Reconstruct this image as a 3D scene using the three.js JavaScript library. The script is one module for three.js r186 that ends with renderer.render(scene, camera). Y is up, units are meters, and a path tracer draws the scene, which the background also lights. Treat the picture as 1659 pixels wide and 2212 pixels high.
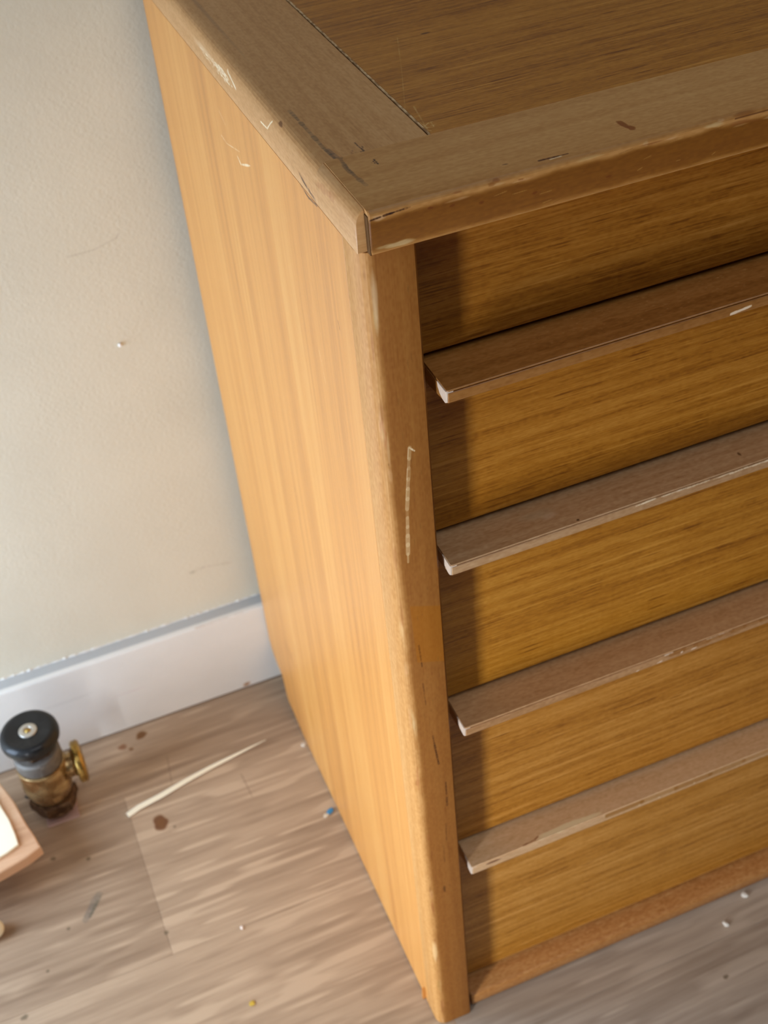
import * as THREE from 'three';
import { mergeGeometries, toCreasedNormals } from 'three/addons/utils/BufferGeometryUtils.js';
import { RectAreaLightUniformsLib } from 'three/addons/lights/RectAreaLightUniformsLib.js';

// ------------------------------------------------------------------ camera, light, exposure
const scene = new THREE.Scene();
scene.background = new THREE.Color(0x000000);
const camera = new THREE.PerspectiveCamera(42.57, 1659 / 2212, 0.05, 30);
camera.position.set(-0.17003, 1.03798, 0.51772);
camera.rotation.set(-0.71223, -0.31596, -0.10504, 'YXZ');
camera.focus = 0.68;
camera.userData.fStop = 12.5;
const renderer = new THREE.WebGLRenderer({ antialias: true });
renderer.toneMapping = THREE.LinearToneMapping;
renderer.toneMappingExposure = 1.13;
renderer.shadowMap.enabled = true;
RectAreaLightUniformsLib.init();

const ROOM = { x0: -0.62, x1: 2.3, z0: -0.447, z1: 3.2, h: 2.45, t: 0.12 };
// the two windows of the left wall: [z from, z to, y from, y to, radiance, colour]
const WINDOWS = [
  { z0: -0.44, z1: -0.1, y0: 0.03, y1: 0.64, power: 7.7, color: new THREE.Color().setRGB(0.8, 1.02, 1.32) },
  { z0: 0.36, z1: 0.55, y0: 0.03, y1: 0.54, power: 48, color: new THREE.Color().setRGB(0.95, 1.0, 1.08) },
];
const CEILING_FILL = { x: 0.12, z: 1.1, half: 0.7, power: 1.1, color: new THREE.Color().setRGB(0.95, 1.0, 1.05) };

// ------------------------------------------------------------------ helpers
function rng(seed) { let a = seed >>> 0; return () => { a = (a + 0x6d2b79f5) | 0; let t = Math.imul(a ^ (a >>> 15), 1 | a); t = (t + Math.imul(t ^ (t >>> 7), 61 | t)) ^ t; return ((t ^ (t >>> 14)) >>> 0) / 4294967296; }; }
function hash(ix, iy, s) { let h = (Math.imul(ix, 374761393) + Math.imul(iy, 668265263) + Math.imul(s, 1274126177)) | 0; h = Math.imul(h ^ (h >>> 13), 1274126177); return ((h ^ (h >>> 16)) >>> 0) / 4294967296; }
function noise(x, y, s) {
  const ix = Math.floor(x), iy = Math.floor(y); let fx = x - ix, fy = y - iy; fx = fx * fx * (3 - 2 * fx); fy = fy * fy * (3 - 2 * fy);
  const a = hash(ix, iy, s), b = hash(ix + 1, iy, s), c = hash(ix, iy + 1, s), d = hash(ix + 1, iy + 1, s);
  return a + (b - a) * fx + (c - a) * fy + (a - b - c + d) * fx * fy;
}
function fbm(x, y, s, n = 3) { let v = 0, a = 0.5, t = 0; for (let i = 0; i < n; i++) { v += a * noise(x, y, s + i); t += a; a *= 0.5; x = x * 2.03 + 7.1; y = y * 2.03 + 3.7; } return v / t; }
const clamp = (x, a = 0, b = 1) => Math.min(b, Math.max(a, x));
const smooth = (a, b, x) => { const t = clamp((x - a) / (b - a)); return t * t * (3 - 2 * t); };
const taken = {};
function numbered(name) { const n = taken[name] = (taken[name] ?? -1) + 1; return n ? `${name}_${String(n).padStart(3, '0')}` : name; }
function tag(o, label, category, group) { o.userData.label = label; if (category) o.userData.category = category; if (group) o.userData.group = group; return o; }
function mesh(name, geo, mat, parent, origin) {
  if (origin) geo.translate(-origin[0], -origin[1], -origin[2]);
  const m = new THREE.Mesh(geo, mat); m.name = parent === scene ? numbered(name) : name; m.castShadow = m.receiveShadow = true; parent.add(m); return m;
}
function group(name, pos) { const g = new THREE.Group(); g.name = numbered(name); g.position.set(...pos); scene.add(g); return g; }
const plain = (g) => { const n = g.index ? g.toNonIndexed() : g; for (const k of Object.keys(n.attributes)) if (!['position', 'normal', 'uv'].includes(k)) n.deleteAttribute(k); return n; };
const merge = (list) => mergeGeometries(list.map(plain), false);
// a closed profile (counter-clockwise seen from +axis) swept along x, y or z from a0 to a1; uv = (along / Lu, perimeter / Lv)
function strip(profile, axis, a0, a1, { Lu = 1, Lv = 1, u0 = 0, v0 = 0, crease = 0.5, ends = 0.0012 } = {}) {
  const to = axis === 'x' ? (p, q, a) => [a, q, p] : axis === 'y' ? (p, q, a) => [p, a, q] : (p, q, a) => [p, q, a];   // x: profile in (z, y), y: in (x, z), z: in (x, y)
  const n = profile.length, per = [0]; let cx = 0, cy = 0;
  for (let i = 0; i < n; i++) { const a = profile[i], b = profile[(i + 1) % n]; per.push(per[i] + Math.hypot(b[0] - a[0], b[1] - a[1])); cx += a[0] / n; cy += a[1] / n; }
  const shrink = (e) => profile.map(([x, y]) => { const d = Math.hypot(x - cx, y - cy) || 1; return [x - (x - cx) / d * e, y - (y - cy) / d * e]; });
  const rings = ends > 0 ? [[a0, shrink(ends * 0.7)], [a0 + ends, profile], [a1 - ends, profile], [a1, shrink(ends * 0.7)]] : [[a0, profile], [a1, profile]];
  const pos = [], uv = [];
  const put = (p, a, v) => { pos.push(...to(p[0], p[1], a)); uv.push((a - u0) / Lu, (v - v0) / Lv); };
  for (let r = 0; r + 1 < rings.length; r++) for (let i = 0; i < n; i++) {
    const [aA, A] = rings[r], [aB, B] = rings[r + 1], j = (i + 1) % n;
    const q = [[A[i], aA, per[i]], [A[j], aA, per[i + 1]], [B[j], aB, per[i + 1]], [B[i], aB, per[i]]];
    for (const k of [0, 1, 2, 0, 2, 3]) put(...q[k]);
  }
  for (const [ri, flip] of [[0, true], [rings.length - 1, false]]) {
    const [a, P] = rings[ri], tri = THREE.ShapeUtils.triangulateShape(P.map((p) => new THREE.Vector2(...p)), []);
    for (const t of tri) for (const k of flip ? [t[0], t[2], t[1]] : t) { pos.push(...to(P[k][0], P[k][1], a)); uv.push((a + P[k][0] - cx - u0) / Lu, (P[k][1] - cy) / Lv); }
  }
  const g = new THREE.BufferGeometry();
  g.setAttribute('position', new THREE.Float32BufferAttribute(pos, 3)); g.setAttribute('uv', new THREE.Float32BufferAttribute(uv, 2));
  fixWinding(g); g.computeVertexNormals();
  return toCreasedNormals(g, crease);
}
// turns every triangle outwards by the sign of the solid's volume
function fixWinding(g) {
  const p = g.attributes.position.array; let v = 0;
  for (let i = 0; i < p.length; i += 9) v += p[i] * (p[i + 4] * p[i + 8] - p[i + 5] * p[i + 7]) - p[i + 1] * (p[i + 3] * p[i + 8] - p[i + 5] * p[i + 6]) + p[i + 2] * (p[i + 3] * p[i + 7] - p[i + 4] * p[i + 6]);
  if (v < 0) for (const at of ['position', 'uv']) { const a = g.attributes[at], s = a.itemSize; for (let i = 0; i < a.count; i += 3) for (let k = 0; k < s; k++) { const x = a.array[(i + 1) * s + k]; a.array[(i + 1) * s + k] = a.array[(i + 2) * s + k]; a.array[(i + 2) * s + k] = x; } }
}
const arc = (cx, cy, r, d0, d1, n = 6) => Array.from({ length: n + 1 }, (_, i) => { const t = (d0 + (d1 - d0) * i / n) * Math.PI / 180; return [cx + r * Math.cos(t), cy + r * Math.sin(t)]; });
// a box with chamfered edges, uv by the dominant axis of each face: uvOf(x, y, z, axis) -> [u, v]
function chamferBox(x0, x1, y0, y1, z0, z1, c, uvOf) {
  const lo = [x0, y0, z0], hi = [x1, y1, z1], pos = [], uv = [], pts = [];
  const add = (a, b, d) => { pts.push([a, b, d]); };
  const corner = (sx, sy, sz, ax) => [0, 1, 2].map((k) => { const s = [sx, sy, sz][k]; return (s > 0 ? hi[k] : lo[k]) - s * (k === ax ? 0 : c); });
  for (let ax = 0; ax < 3; ax++) for (const s of [-1, 1]) {
    const b = (ax + 1) % 3, d = (ax + 2) % 3, sg = (p, q) => { const v = [0, 0, 0]; v[ax] = s; v[b] = p; v[d] = q; return corner(...v, ax); };
    const Q = [sg(-1, -1), sg(1, -1), sg(1, 1), sg(-1, 1)]; add(Q[0], Q[1], Q[2]); add(Q[0], Q[2], Q[3]);
  }
  for (let ax = 0; ax < 3; ax++) { const b = (ax + 1) % 3, d = (ax + 2) % 3; for (const p of [-1, 1]) for (const q of [-1, 1]) {
    const e = (s, f) => { const v = [0, 0, 0]; v[ax] = s; v[b] = p; v[d] = q; return corner(...v, f); };
    add(e(-1, b), e(1, b), e(1, d)); add(e(-1, b), e(1, d), e(-1, d)); } }
  for (const a of [-1, 1]) for (const b of [-1, 1]) for (const d of [-1, 1]) add(corner(a, b, d, 0), corner(a, b, d, 1), corner(a, b, d, 2));
  const m = [0, 1, 2].map((k) => (lo[k] + hi[k]) / 2);
  for (const t of pts) {
    const u = t[1].map((v, k) => v - t[0][k]), w = t[2].map((v, k) => v - t[0][k]);
    const nn = [u[1] * w[2] - u[2] * w[1], u[2] * w[0] - u[0] * w[2], u[0] * w[1] - u[1] * w[0]];
    const out = nn[0] * (t[0][0] - m[0]) + nn[1] * (t[0][1] - m[1]) + nn[2] * (t[0][2] - m[2]);
    const T = out < 0 ? [t[0], t[2], t[1]] : t, ab = nn.map(Math.abs), ax = ab.indexOf(Math.max(...ab));
    for (const p of T) { pos.push(...p); uv.push(...uvOf(p[0], p[1], p[2], ax)); }
  }
  const g = new THREE.BufferGeometry();
  g.setAttribute('position', new THREE.Float32BufferAttribute(pos, 3)); g.setAttribute('uv', new THREE.Float32BufferAttribute(uv, 2));
  g.computeVertexNormals();
  return g;
}
function lathe(pts, seg = 48) { return new THREE.LatheGeometry(pts.map((p) => new THREE.Vector2(...p)), seg); }
// irregular little solid
function crumb(rx, ry, rz, seed) {
  const g = new THREE.IcosahedronGeometry(1, 2), p = g.attributes.position;
  for (let i = 0; i < p.count; i++) { const x = p.getX(i), y = p.getY(i), z = p.getZ(i), k = 0.72 + 0.5 * noise(x * 1.7 + 9 + seed, y * 1.7 + z * 2.3 + 5, seed); p.setXYZ(i, x * rx * k, y * ry * k, z * rz * k); }
  g.computeVertexNormals(); return toCreasedNormals(g, 0.6);
}

// ------------------------------------------------------------------ textures
const hex = (h) => [(h >> 16) & 255, (h >> 8) & 255, h & 255];
function canvasOf(w, h, fill) {                                                    // fill(px, py) -> [r, g, b] in sRGB bytes, py counted from the bottom
  const c = document.createElement('canvas'); c.width = w; c.height = h;
  const ctx = c.getContext('2d'), im = ctx.createImageData(w, h), d = im.data;
  for (let y = 0; y < h; y++) for (let x = 0; x < w; x++) { const o = ((h - 1 - y) * w + x) * 4, p = fill(x, y); d[o] = p[0]; d[o + 1] = p[1]; d[o + 2] = p[2]; d[o + 3] = 255; }
  ctx.putImageData(im, 0, 0); return c;
}
function texture(c, srgb = true, wrap = THREE.MirroredRepeatWrapping) {
  const t = new THREE.CanvasTexture(c); if (srgb) t.colorSpace = THREE.SRGBColorSpace;
  t.wrapS = t.wrapT = wrap; t.magFilter = THREE.LinearFilter; t.minFilter = THREE.LinearMipmapLinearFilter; t.anisotropy = 8; return t;
}
// wood: u metres along the grain, v metres across it
function woodTone(o, s) {
  const dark = hex(o.dark), mid = hex(o.mid), light = hex(o.light), out = [0, 0, 0];
  return (u, v) => {
    const w = v + (fbm(u * 2.2, v * 9, s + 40, 2) - 0.5) * o.wander;
    let t = 0.5 + (fbm(u * 1.2, w * o.bands, s, 2) - 0.5) * o.bandGain + (fbm(u * 5, w * o.lines, s + 10, 2) - 0.5) * o.lineGain
      + (noise(u * 70, v * 2300, s + 20) - 0.5) * o.fibre + (noise(u * 420, v * 900, s + 24) - 0.5) * o.fleck;
    const pore = noise(u * 42, w * o.poreFreq, s + 30); if (pore > o.poreCut) t -= (pore - o.poreCut) / (1 - o.poreCut) * o.poreDepth;
    const ray = noise(u * 9 + 3, w * o.poreFreq * 0.6, s + 33); if (ray > 0.86) t += (ray - 0.86) * 7 * o.streak;
    t = clamp(t);
    for (let k = 0; k < 3; k++) out[k] = t < 0.5 ? dark[k] + (mid[k] - dark[k]) * t * 2 : mid[k] + (light[k] - mid[k]) * (t - 0.5) * 2;
    return out;
  };
}
function woodCanvas(w, h, Lu, Lv, o, s) { const f = woodTone(o, s); return canvasOf(w, h, (x, y) => f((x + 0.5) / w * Lu, (y + 0.5) / h * Lv)); }
// painter on a canvas that covers Lu x Lv metres from (u0, v0)
function brush(c, Lu, Lv, u0 = 0, v0 = 0) {
  const ctx = c.getContext('2d'), X = (u) => (u - u0) / Lu * c.width, Y = (v) => c.height - (v - v0) / Lv * c.height, k = Math.sqrt(c.width / Lu * c.height / Lv);
  return {
    line(pts, width, color, alpha = 1, jag = 0, seed = 1) {
      const r = rng(seed); ctx.globalAlpha = alpha; ctx.strokeStyle = color; ctx.lineCap = ctx.lineJoin = 'round';
      for (let i = 0; i + 1 < pts.length; i++) { const n = jag ? 6 : 1; for (let j = 0; j < n; j++) {
        const at = (t) => [X(pts[i][0] + (pts[i + 1][0] - pts[i][0]) * t), Y(pts[i][1] + (pts[i + 1][1] - pts[i][1]) * t)];
        ctx.lineWidth = Math.max(0.6, width * k * (1 + (r() - 0.5) * jag)); ctx.globalAlpha = alpha * (1 - r() * jag * 0.8);
        ctx.beginPath(); ctx.moveTo(...at(j / n)); ctx.lineTo(...at((j + 1) / n)); ctx.stroke(); } }
      ctx.globalAlpha = 1;
    },
    blob(u, v, ru, rv, color, alpha = 1, seed = 1, soft = 0.5) {
      const r = rng(seed), n = 28, j = [r() * 6.3, r() * 6.3, r() * 6.3], ring = Array.from({ length: n }, (_, i) => { const t = i / n * Math.PI * 2; return 0.92 + 0.1 * Math.sin(2 * t + j[0]) + 0.07 * Math.sin(3 * t + j[1]) + 0.05 * Math.sin(5 * t + j[2]); }), lay = 6;
      for (let L = 0; L < lay; L++) { const f = 1 - soft * L / lay; ctx.globalAlpha = 1 - Math.pow(1 - alpha, 1 / lay * 1.2); ctx.fillStyle = color; ctx.beginPath();
        for (let i = 0; i <= n; i++) { const a = i % n / n * Math.PI * 2, q = ring[i % n] * f; const x = X(u + Math.cos(a) * ru * q), y = Y(v + Math.sin(a) * rv * q); i ? ctx.lineTo(x, y) : ctx.moveTo(x, y); } ctx.fill(); }
      ctx.globalAlpha = 1;
    },
    specks(u, v, ru, rv, count, su, sv, color, alpha, seed) {
      const r = rng(seed); for (let i = 0; i < count; i++) { const a = r() * 6.283, q = Math.sqrt(r()); this.blob(u + Math.cos(a) * q * ru, v + Math.sin(a) * q * rv, su * (0.4 + r()), sv * (0.4 + r()), color, alpha * (0.4 + 0.6 * r()), (r() * 1e6) | 0, 0.4); }
    },
  };
}
// darker orange tint on the front faces: multiplies the colour where amount(x, y in canvas pixels, y up) > 0
function frontTint(c, tint, amount) {
  const ctx = c.getContext('2d'), im = ctx.getImageData(0, 0, c.width, c.height), d = im.data;
  for (let y = 0; y < c.height; y++) for (let x = 0; x < c.width; x++) { const a = amount(x, c.height - 1 - y); if (a > 0) { const o = (y * c.width + x) * 4; for (let k = 0; k < 3; k++) d[o + k] *= 1 - a * (1 - tint[k]); } }
  ctx.putImageData(im, 0, 0);
}
const VENEER = { dark: 0xbd7f3f, mid: 0xd49349, light: 0xe0a75c, wander: 0.006, bands: 55, bandGain: 0.75, lines: 260, lineGain: 0.55, fibre: 0.16, fleck: 0.08, poreFreq: 900, poreCut: 0.93, poreDepth: 0.25, streak: 0.12 };
const FACE = { dark: 0x824a06, mid: 0xb4751f, light: 0xd0933f, wander: 0.004, bands: 45, bandGain: 0.38, lines: 330, lineGain: 0.5, fibre: 0.42, fleck: 0.22, poreFreq: 1000, poreCut: 0.82, poreDepth: 0.55, streak: 0.6 };
const SOLID = { dark: 0xb07a3e, mid: 0xc59154, light: 0xd5a66a, wander: 0.004, bands: 40, bandGain: 0.5, lines: 300, lineGain: 0.4, fibre: 0.2, fleck: 0.34, poreFreq: 800, poreCut: 0.88, poreDepth: 0.3, streak: 0.1 };
const TOPFACE = { ...FACE, bands: 30 };
const CREAM = '#f6e3bf', DARK = '#3a1c08';
const wood = (map, rough = 0.45, more = {}) => new THREE.MeshPhysicalMaterial({ map, roughness: rough, specularIntensity: 0.6, clearcoat: 0.3, clearcoatRoughness: 0.38, ...more });

// ------------------------------------------------------------------ room
const H = 0.75, D = 0.426, T = 0.0293, W = 0.95, RAIL = 0.0231, ZB = -0.4285, ZW = ROOM.z0;
const matWall = (() => {
  const Lx = 0.9, Ly = 1.0;
  const c = canvasOf(1024, 1024, (x, y) => { const n = (fbm(x / 60, y / 60, 71) - 0.5) * 8; return [219 + n, 212 + n, 191 + n]; });
  const b = brush(c, Lx, Ly, -0.6, 0);
  b.line([[-0.0955, 0.5275], [-0.0747, 0.5277], [-0.0545, 0.5328], [-0.0523, 0.536]], 0.0008, '#9a8a78', 0.32, 0.4, 3);
  b.line([[-0.0603, 0.1645], [-0.0456, 0.1664], [-0.0178, 0.1608]], 0.0022, '#a08a74', 0.16, 0.8, 4);
  b.blob(-0.058, 0.1645, 0.004, 0.0025, '#8c7660', 0.16, 5);
  const bump = canvasOf(512, 512, (x, y) => { const n = 255 * fbm(x / 7, y / 7, 81, 3); return [n, n, n]; });
  const bt = texture(bump, false); bt.repeat.set(5, 5);
  return new THREE.MeshStandardMaterial({ map: texture(c), roughness: 0.62, bumpMap: bt, bumpScale: 0.00018 });
})();
const matPlain = new THREE.MeshStandardMaterial({ color: 0x847a6c, roughness: 0.9 });
const matTrim = new THREE.MeshStandardMaterial({ color: 0xe8e4dc, roughness: 0.42 });
const boxUv = (x, y, z, ax) => (ax === 0 ? [z / 0.9, y] : ax === 1 ? [x / 0.9, z] : [(x + 0.6) / 0.9, y]);
const box = (x0, x1, y0, y1, z0, z1, c = 0.002, f = boxUv) => chamferBox(x0, x1, y0, y1, z0, z1, c, f);
function structure(name, geo, mat) { const m = mesh(name, geo, mat, scene); m.userData.kind = 'structure'; return m; }
const { x0: RX0, x1: RX1, z1: RZ1, h: RH, t: RT } = ROOM;
structure('wall_back', box(RX0 - RT, RX1 + RT, -0.1, RH, ZW - RT, ZW), matWall);
structure('wall_right', box(RX1, RX1 + RT, -0.1, RH, ZW, RZ1), matPlain);
structure('wall_front', box(RX0 - RT, RX1 + RT, -0.1, RH, RZ1, RZ1 + RT), matPlain);
structure('ceiling', box(RX0 - RT, RX1 + RT, RH, RH + RT, ZW - RT, RZ1 + RT), matPlain);
{ // left wall round its two windows
  const [a, b] = WINDOWS, L = [];
  const piece = (z0, z1, y0, y1) => L.push(box(RX0 - RT, RX0, y0, y1, z0, z1, 0.001));
  piece(ZW - 0.001, a.z0, -0.1, RH); piece(a.z1, b.z0, -0.1, RH); piece(b.z1, RZ1, -0.1, RH);
  for (const w of WINDOWS) { piece(w.z0, w.z1, -0.1, w.y0); piece(w.z0, w.z1, w.y1, RH); }
  structure('wall_left', merge(L), matPlain);
}
WINDOWS.forEach((w, i) => {
  const g = new THREE.Group(); g.name = `window_${i + 1}`; g.userData.kind = 'structure'; g.position.set(RX0 - 0.07, w.y0, (w.z0 + w.z1) / 2); scene.add(g);
  const o = [g.position.x, g.position.y, g.position.z], f = 0.035, x0 = RX0 - 0.09, x1 = RX0 - 0.045;
  mesh('window_frame', merge([box(x0, x1, w.y0, w.y0 + f, w.z0, w.z1), box(x0, x1, w.y1 - f, w.y1, w.z0, w.z1), box(x0, x1, w.y0 + f, w.y1 - f, w.z0, w.z0 + f), box(x0, x1, w.y0 + f, w.y1 - f, w.z1 - f, w.z1)]), matTrim, g, o);
  mesh('window_pane', box(RX0 - 0.075, RX0 - 0.069, w.y0 + f, w.y1 - f, w.z0 + f, w.z1 - f, 0.001), new THREE.MeshStandardMaterial({ color: 0x222222, roughness: 0.3, emissive: w.color, emissiveIntensity: 1.2 }), g, o);
  const l = new THREE.RectAreaLight(w.color, w.power, w.z1 - w.z0 - 2 * f, w.y1 - w.y0 - 2 * f);
  l.position.set(RX0 - 0.06, (w.y0 + w.y1) / 2, (w.z0 + w.z1) / 2); l.lookAt(RX0 + 1, l.position.y, l.position.z); l.name = 'window_daylight'; scene.add(l);
});
{ // unseen ceiling panel, added as fill light for upward faces
  const { x, z, half: h } = CEILING_FILL, g = group('ceiling_fill', [x, RH, z]); tag(g, 'added fill light, a wide flat square panel on the ceiling above the viewer', 'lamp');
  mesh('fill_housing', box(-h - 0.03, h + 0.03, -0.05, 0, -h - 0.03, h + 0.03, 0.005), matTrim, g);
  mesh('fill_diffuser', box(-h, h, -0.056, -0.05, -h, h, 0.002), new THREE.MeshStandardMaterial({ color: 0x888888, emissive: CEILING_FILL.color, emissiveIntensity: 0.8 }), g);
  const l = new THREE.RectAreaLight(CEILING_FILL.color, CEILING_FILL.power, 2 * h, 2 * h); l.position.set(x, RH - 0.06, z); l.lookAt(x, 0, z); scene.add(l);
}
{ // baseboard with a flat ledge on top
  const y = 0.108, z0 = ZW, z1 = ZB, P = [[z0, 0.0025], [z1, 0.0025], ...arc(z1 - 0.0025, y - 0.0025, 0.0025, 0, 90, 4), [z0, y + 0.0006]];
  const c = canvasOf(1024, 128, (x, yy) => { const n = (fbm(x / 40, yy / 25, 91) - 0.5) * 10; return [230 + n, 229 + n, 223 + n]; });
  const b = brush(c, 1.2, 0.15, -0.9, 0);
  b.line([[-0.07, 0.105], [-0.02, 0.1055]], 0.0012, '#b08c72', 0.35, 1, 3); b.line([[-0.034, 0.003], [-0.03, 0.004]], 0.004, '#a5764e', 0.5, 0.5, 3);
  b.blob(-0.15, 0.05, 0.02, 0.0016, '#a39a90', 0.08, 8); b.blob(-0.21, 0.066, 0.03, 0.003, '#b3aaa0', 0.06, 9);
  { const ctx = c.getContext('2d'), Y = (v) => 128 - v / 0.15 * 128; ctx.globalAlpha = 0.5; ctx.fillStyle = '#848b90'; ctx.fillRect(0, Y(0.1262), 1024, Y(0.1098) - Y(0.1262)); ctx.globalAlpha = 1; }   // shade of the ledge top, painted in as grey
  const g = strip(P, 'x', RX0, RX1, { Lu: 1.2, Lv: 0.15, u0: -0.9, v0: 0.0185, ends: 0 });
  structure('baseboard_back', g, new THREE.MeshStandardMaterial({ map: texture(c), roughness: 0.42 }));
  const caulk = []; const r = rng(5);                                              // thin wavy paint bead in the corner of ledge and wall
  const n = 160, R = []; for (let i = 0; i <= n; i++) R.push(0.0006 + 0.0009 * Math.pow(r(), 2));
  for (let i = 0; i < n; i++) { const xa = -0.42 + i * 0.0032, s = new THREE.CylinderGeometry(R[i], R[i + 1], 0.0032, 6, 1, true); s.rotateZ(Math.PI / 2); s.translate(xa + 0.0016, y + 0.0008, ZW + 0.0006); caulk.push(s); }
  structure('trim_1', merge(caulk), matTrim);
}

// ------------------------------------------------------------------ floor of laminate planks
const floorMap = (() => {
  const Lx = 0.86, Lz = 0.6, w = 2048, h = 1408, X0 = -0.38, Z0 = -0.45;
  const c = canvasOf(w, h, (px, py) => {
    const x = X0 + px / w * Lx, z = Z0 + (1 - py / h) * Lz, row = Math.floor((z + 0.345) / 0.1865), pale = row === 0 && x > -0.187;
    const q = z + (fbm(x * 2.5 + row * 9, z * 14, 300, 2) - 0.5) * 0.012;
    let t = 0.5 + (fbm(x * 3.1 + row * 5, q * 75, 310, 3) - 0.5) * 0.62 + (fbm(x * 13, q * 240, 320, 2) - 0.5) * 0.5 + (noise(x * 90, z * 1300, 330) - 0.5) * 0.12;
    const st = noise(x * 22 + row * 7, q * 210, 340); if (st > 0.62) t += (st - 0.62) * (pale ? 2.0 : 1.2);
    const dk = noise(x * 26 + 3, q * 170, 350); if (dk > 0.72) t -= (dk - 0.72) * 0.8;
    t = clamp(t + (row < 0 || (row === 0 && x <= -0.187) ? -0.2 : row === 0 ? 0.12 : row === 1 ? 0.14 : 0.02));  // besides the pale plank, row tones paint in dim left and brighter front light
    const cool = row >= 2 || (row === 1 && x > 0.014), d = cool ? [140, 122, 105] : [142, 117, 93], l = cool ? [193, 176, 157] : [197, 171, 142]; return d.map((v, k) => v + (l[k] - v) * t);  // shade before the chest painted greyer, bounce beside it painted warmer
  });
  const b = brush(c, Lx, -Lz, X0, Z0 + 0);                                          // v = z, growing downwards on the canvas
  const B = { blob: (x, z, ...r) => b.blob(x, z, ...r), line: (...r) => b.line(...r) };
  return { c, Lx, Lz, X0, Z0, w, h };
})();
{
  const { c, Lx, Lz, X0, Z0, w, h } = floorMap, ctx = c.getContext('2d');
  const fake = { width: w, height: h, getContext: () => ctx };
  const b = brush(fake, Lx, Lz, X0, 0), V = (z) => Lz - (z - Z0);                    // canvas v grows upwards, z downwards
  b.blob(-0.1613, V(-0.3004), 0.0088, 0.0098, '#6a4122', 0.85, 2, 0.35); b.blob(-0.1613, V(-0.3004), 0.006, 0.006, '#80532c', 0.4, 3, 0.4);
  b.blob(-0.152, V(-0.4154), 0.007, 0.0055, '#6b401d', 0.8, 4, 0.5); b.blob(-0.1735, V(-0.4085), 0.006, 0.004, '#7a4a28', 0.6, 5); b.blob(-0.166, V(-0.402), 0.003, 0.0025, '#6b401d', 0.6, 6);
  b.line([[-0.2345, V(-0.248)], [-0.2515, V(-0.226)]], 0.007, '#6f675c', 0.35, 0.5, 7); b.line([[-0.231, V(-0.247)], [-0.247, V(-0.227)]], 0.0022, '#57513f', 0.4, 0.8, 8); b.line([[-0.2365, V(-0.243)], [-0.2475, V(-0.228)]], 0.002, '#57513f', 0.35, 0.8, 9);
  for (const [x, z, r] of [[-0.3205, -0.1545, 0.004], [-0.2678, -0.2238, 0.0025], [-0.2935, -0.1896, 0.0022], [-0.266, -0.3046, 0.0035], [-0.235, -0.29, 0.003], [-0.187, -0.182, 0.003], [0.2371, 0.0595, 0.003], [-0.15, -0.29, 0.002], [0.1, 0.05, 0.002]]) b.blob(x, V(z), r, r * 0.8, '#5d4a37', 0.55, (x * -1e4) | 0, 0.6);
  for (const [a, q, y0, y1] of [[-0.1346, -0.1391, -0.3765, -0.3416], [-0.0726, -0.0709, -0.3224, -0.2912]]) b.line([[a, V(y0)], [q, V(y1)]], 0.0012, '#5b4636', 0.3, 0.6, 11);
  b.blob(0.005, V(0.012), 0.01, 0.004, '#8f877c', 0.2, 12);
}
const matFloor = new THREE.MeshPhysicalMaterial({ map: texture(floorMap.c), roughness: 0.5, specularIntensity: 0.7 });
{
  const floor = structure('floor', box(RX0 - RT, RX1 + RT, -0.12, -0.0083, ZW - RT, RZ1 + RT), new THREE.MeshStandardMaterial({ color: 0x3a332c, roughness: 0.95 }));
  const { Lx, Lz, X0, Z0 } = floorMap, uvF = (x, y, z) => [(x - X0) / Lx, 1 - (z - Z0) / Lz];
  const row = 0.1865, len = 1.28, gap = 0.00004, r = rng(77);
  for (let k = -1; Z0 < RZ1 && -0.345 + k * row < RZ1; k++) {
    const z0 = Math.max(ZW, -0.345 + k * row), z1 = Math.min(RZ1, -0.345 + (k + 1) * row);
    let x = k === 0 ? -0.187 - len : k === 1 ? 0.014 - len : RX0 - r() * len;
    for (; x < RX1; x += len) { const a = Math.max(x, RX0), e = Math.min(x + len, RX1); if (e - a > 0.02) mesh('plank', chamferBox(a + gap, e - gap, -0.0082, 0, z0 + gap, z1 - gap, 0.00025, uvF), matFloor, floor); }
  }
}

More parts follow.
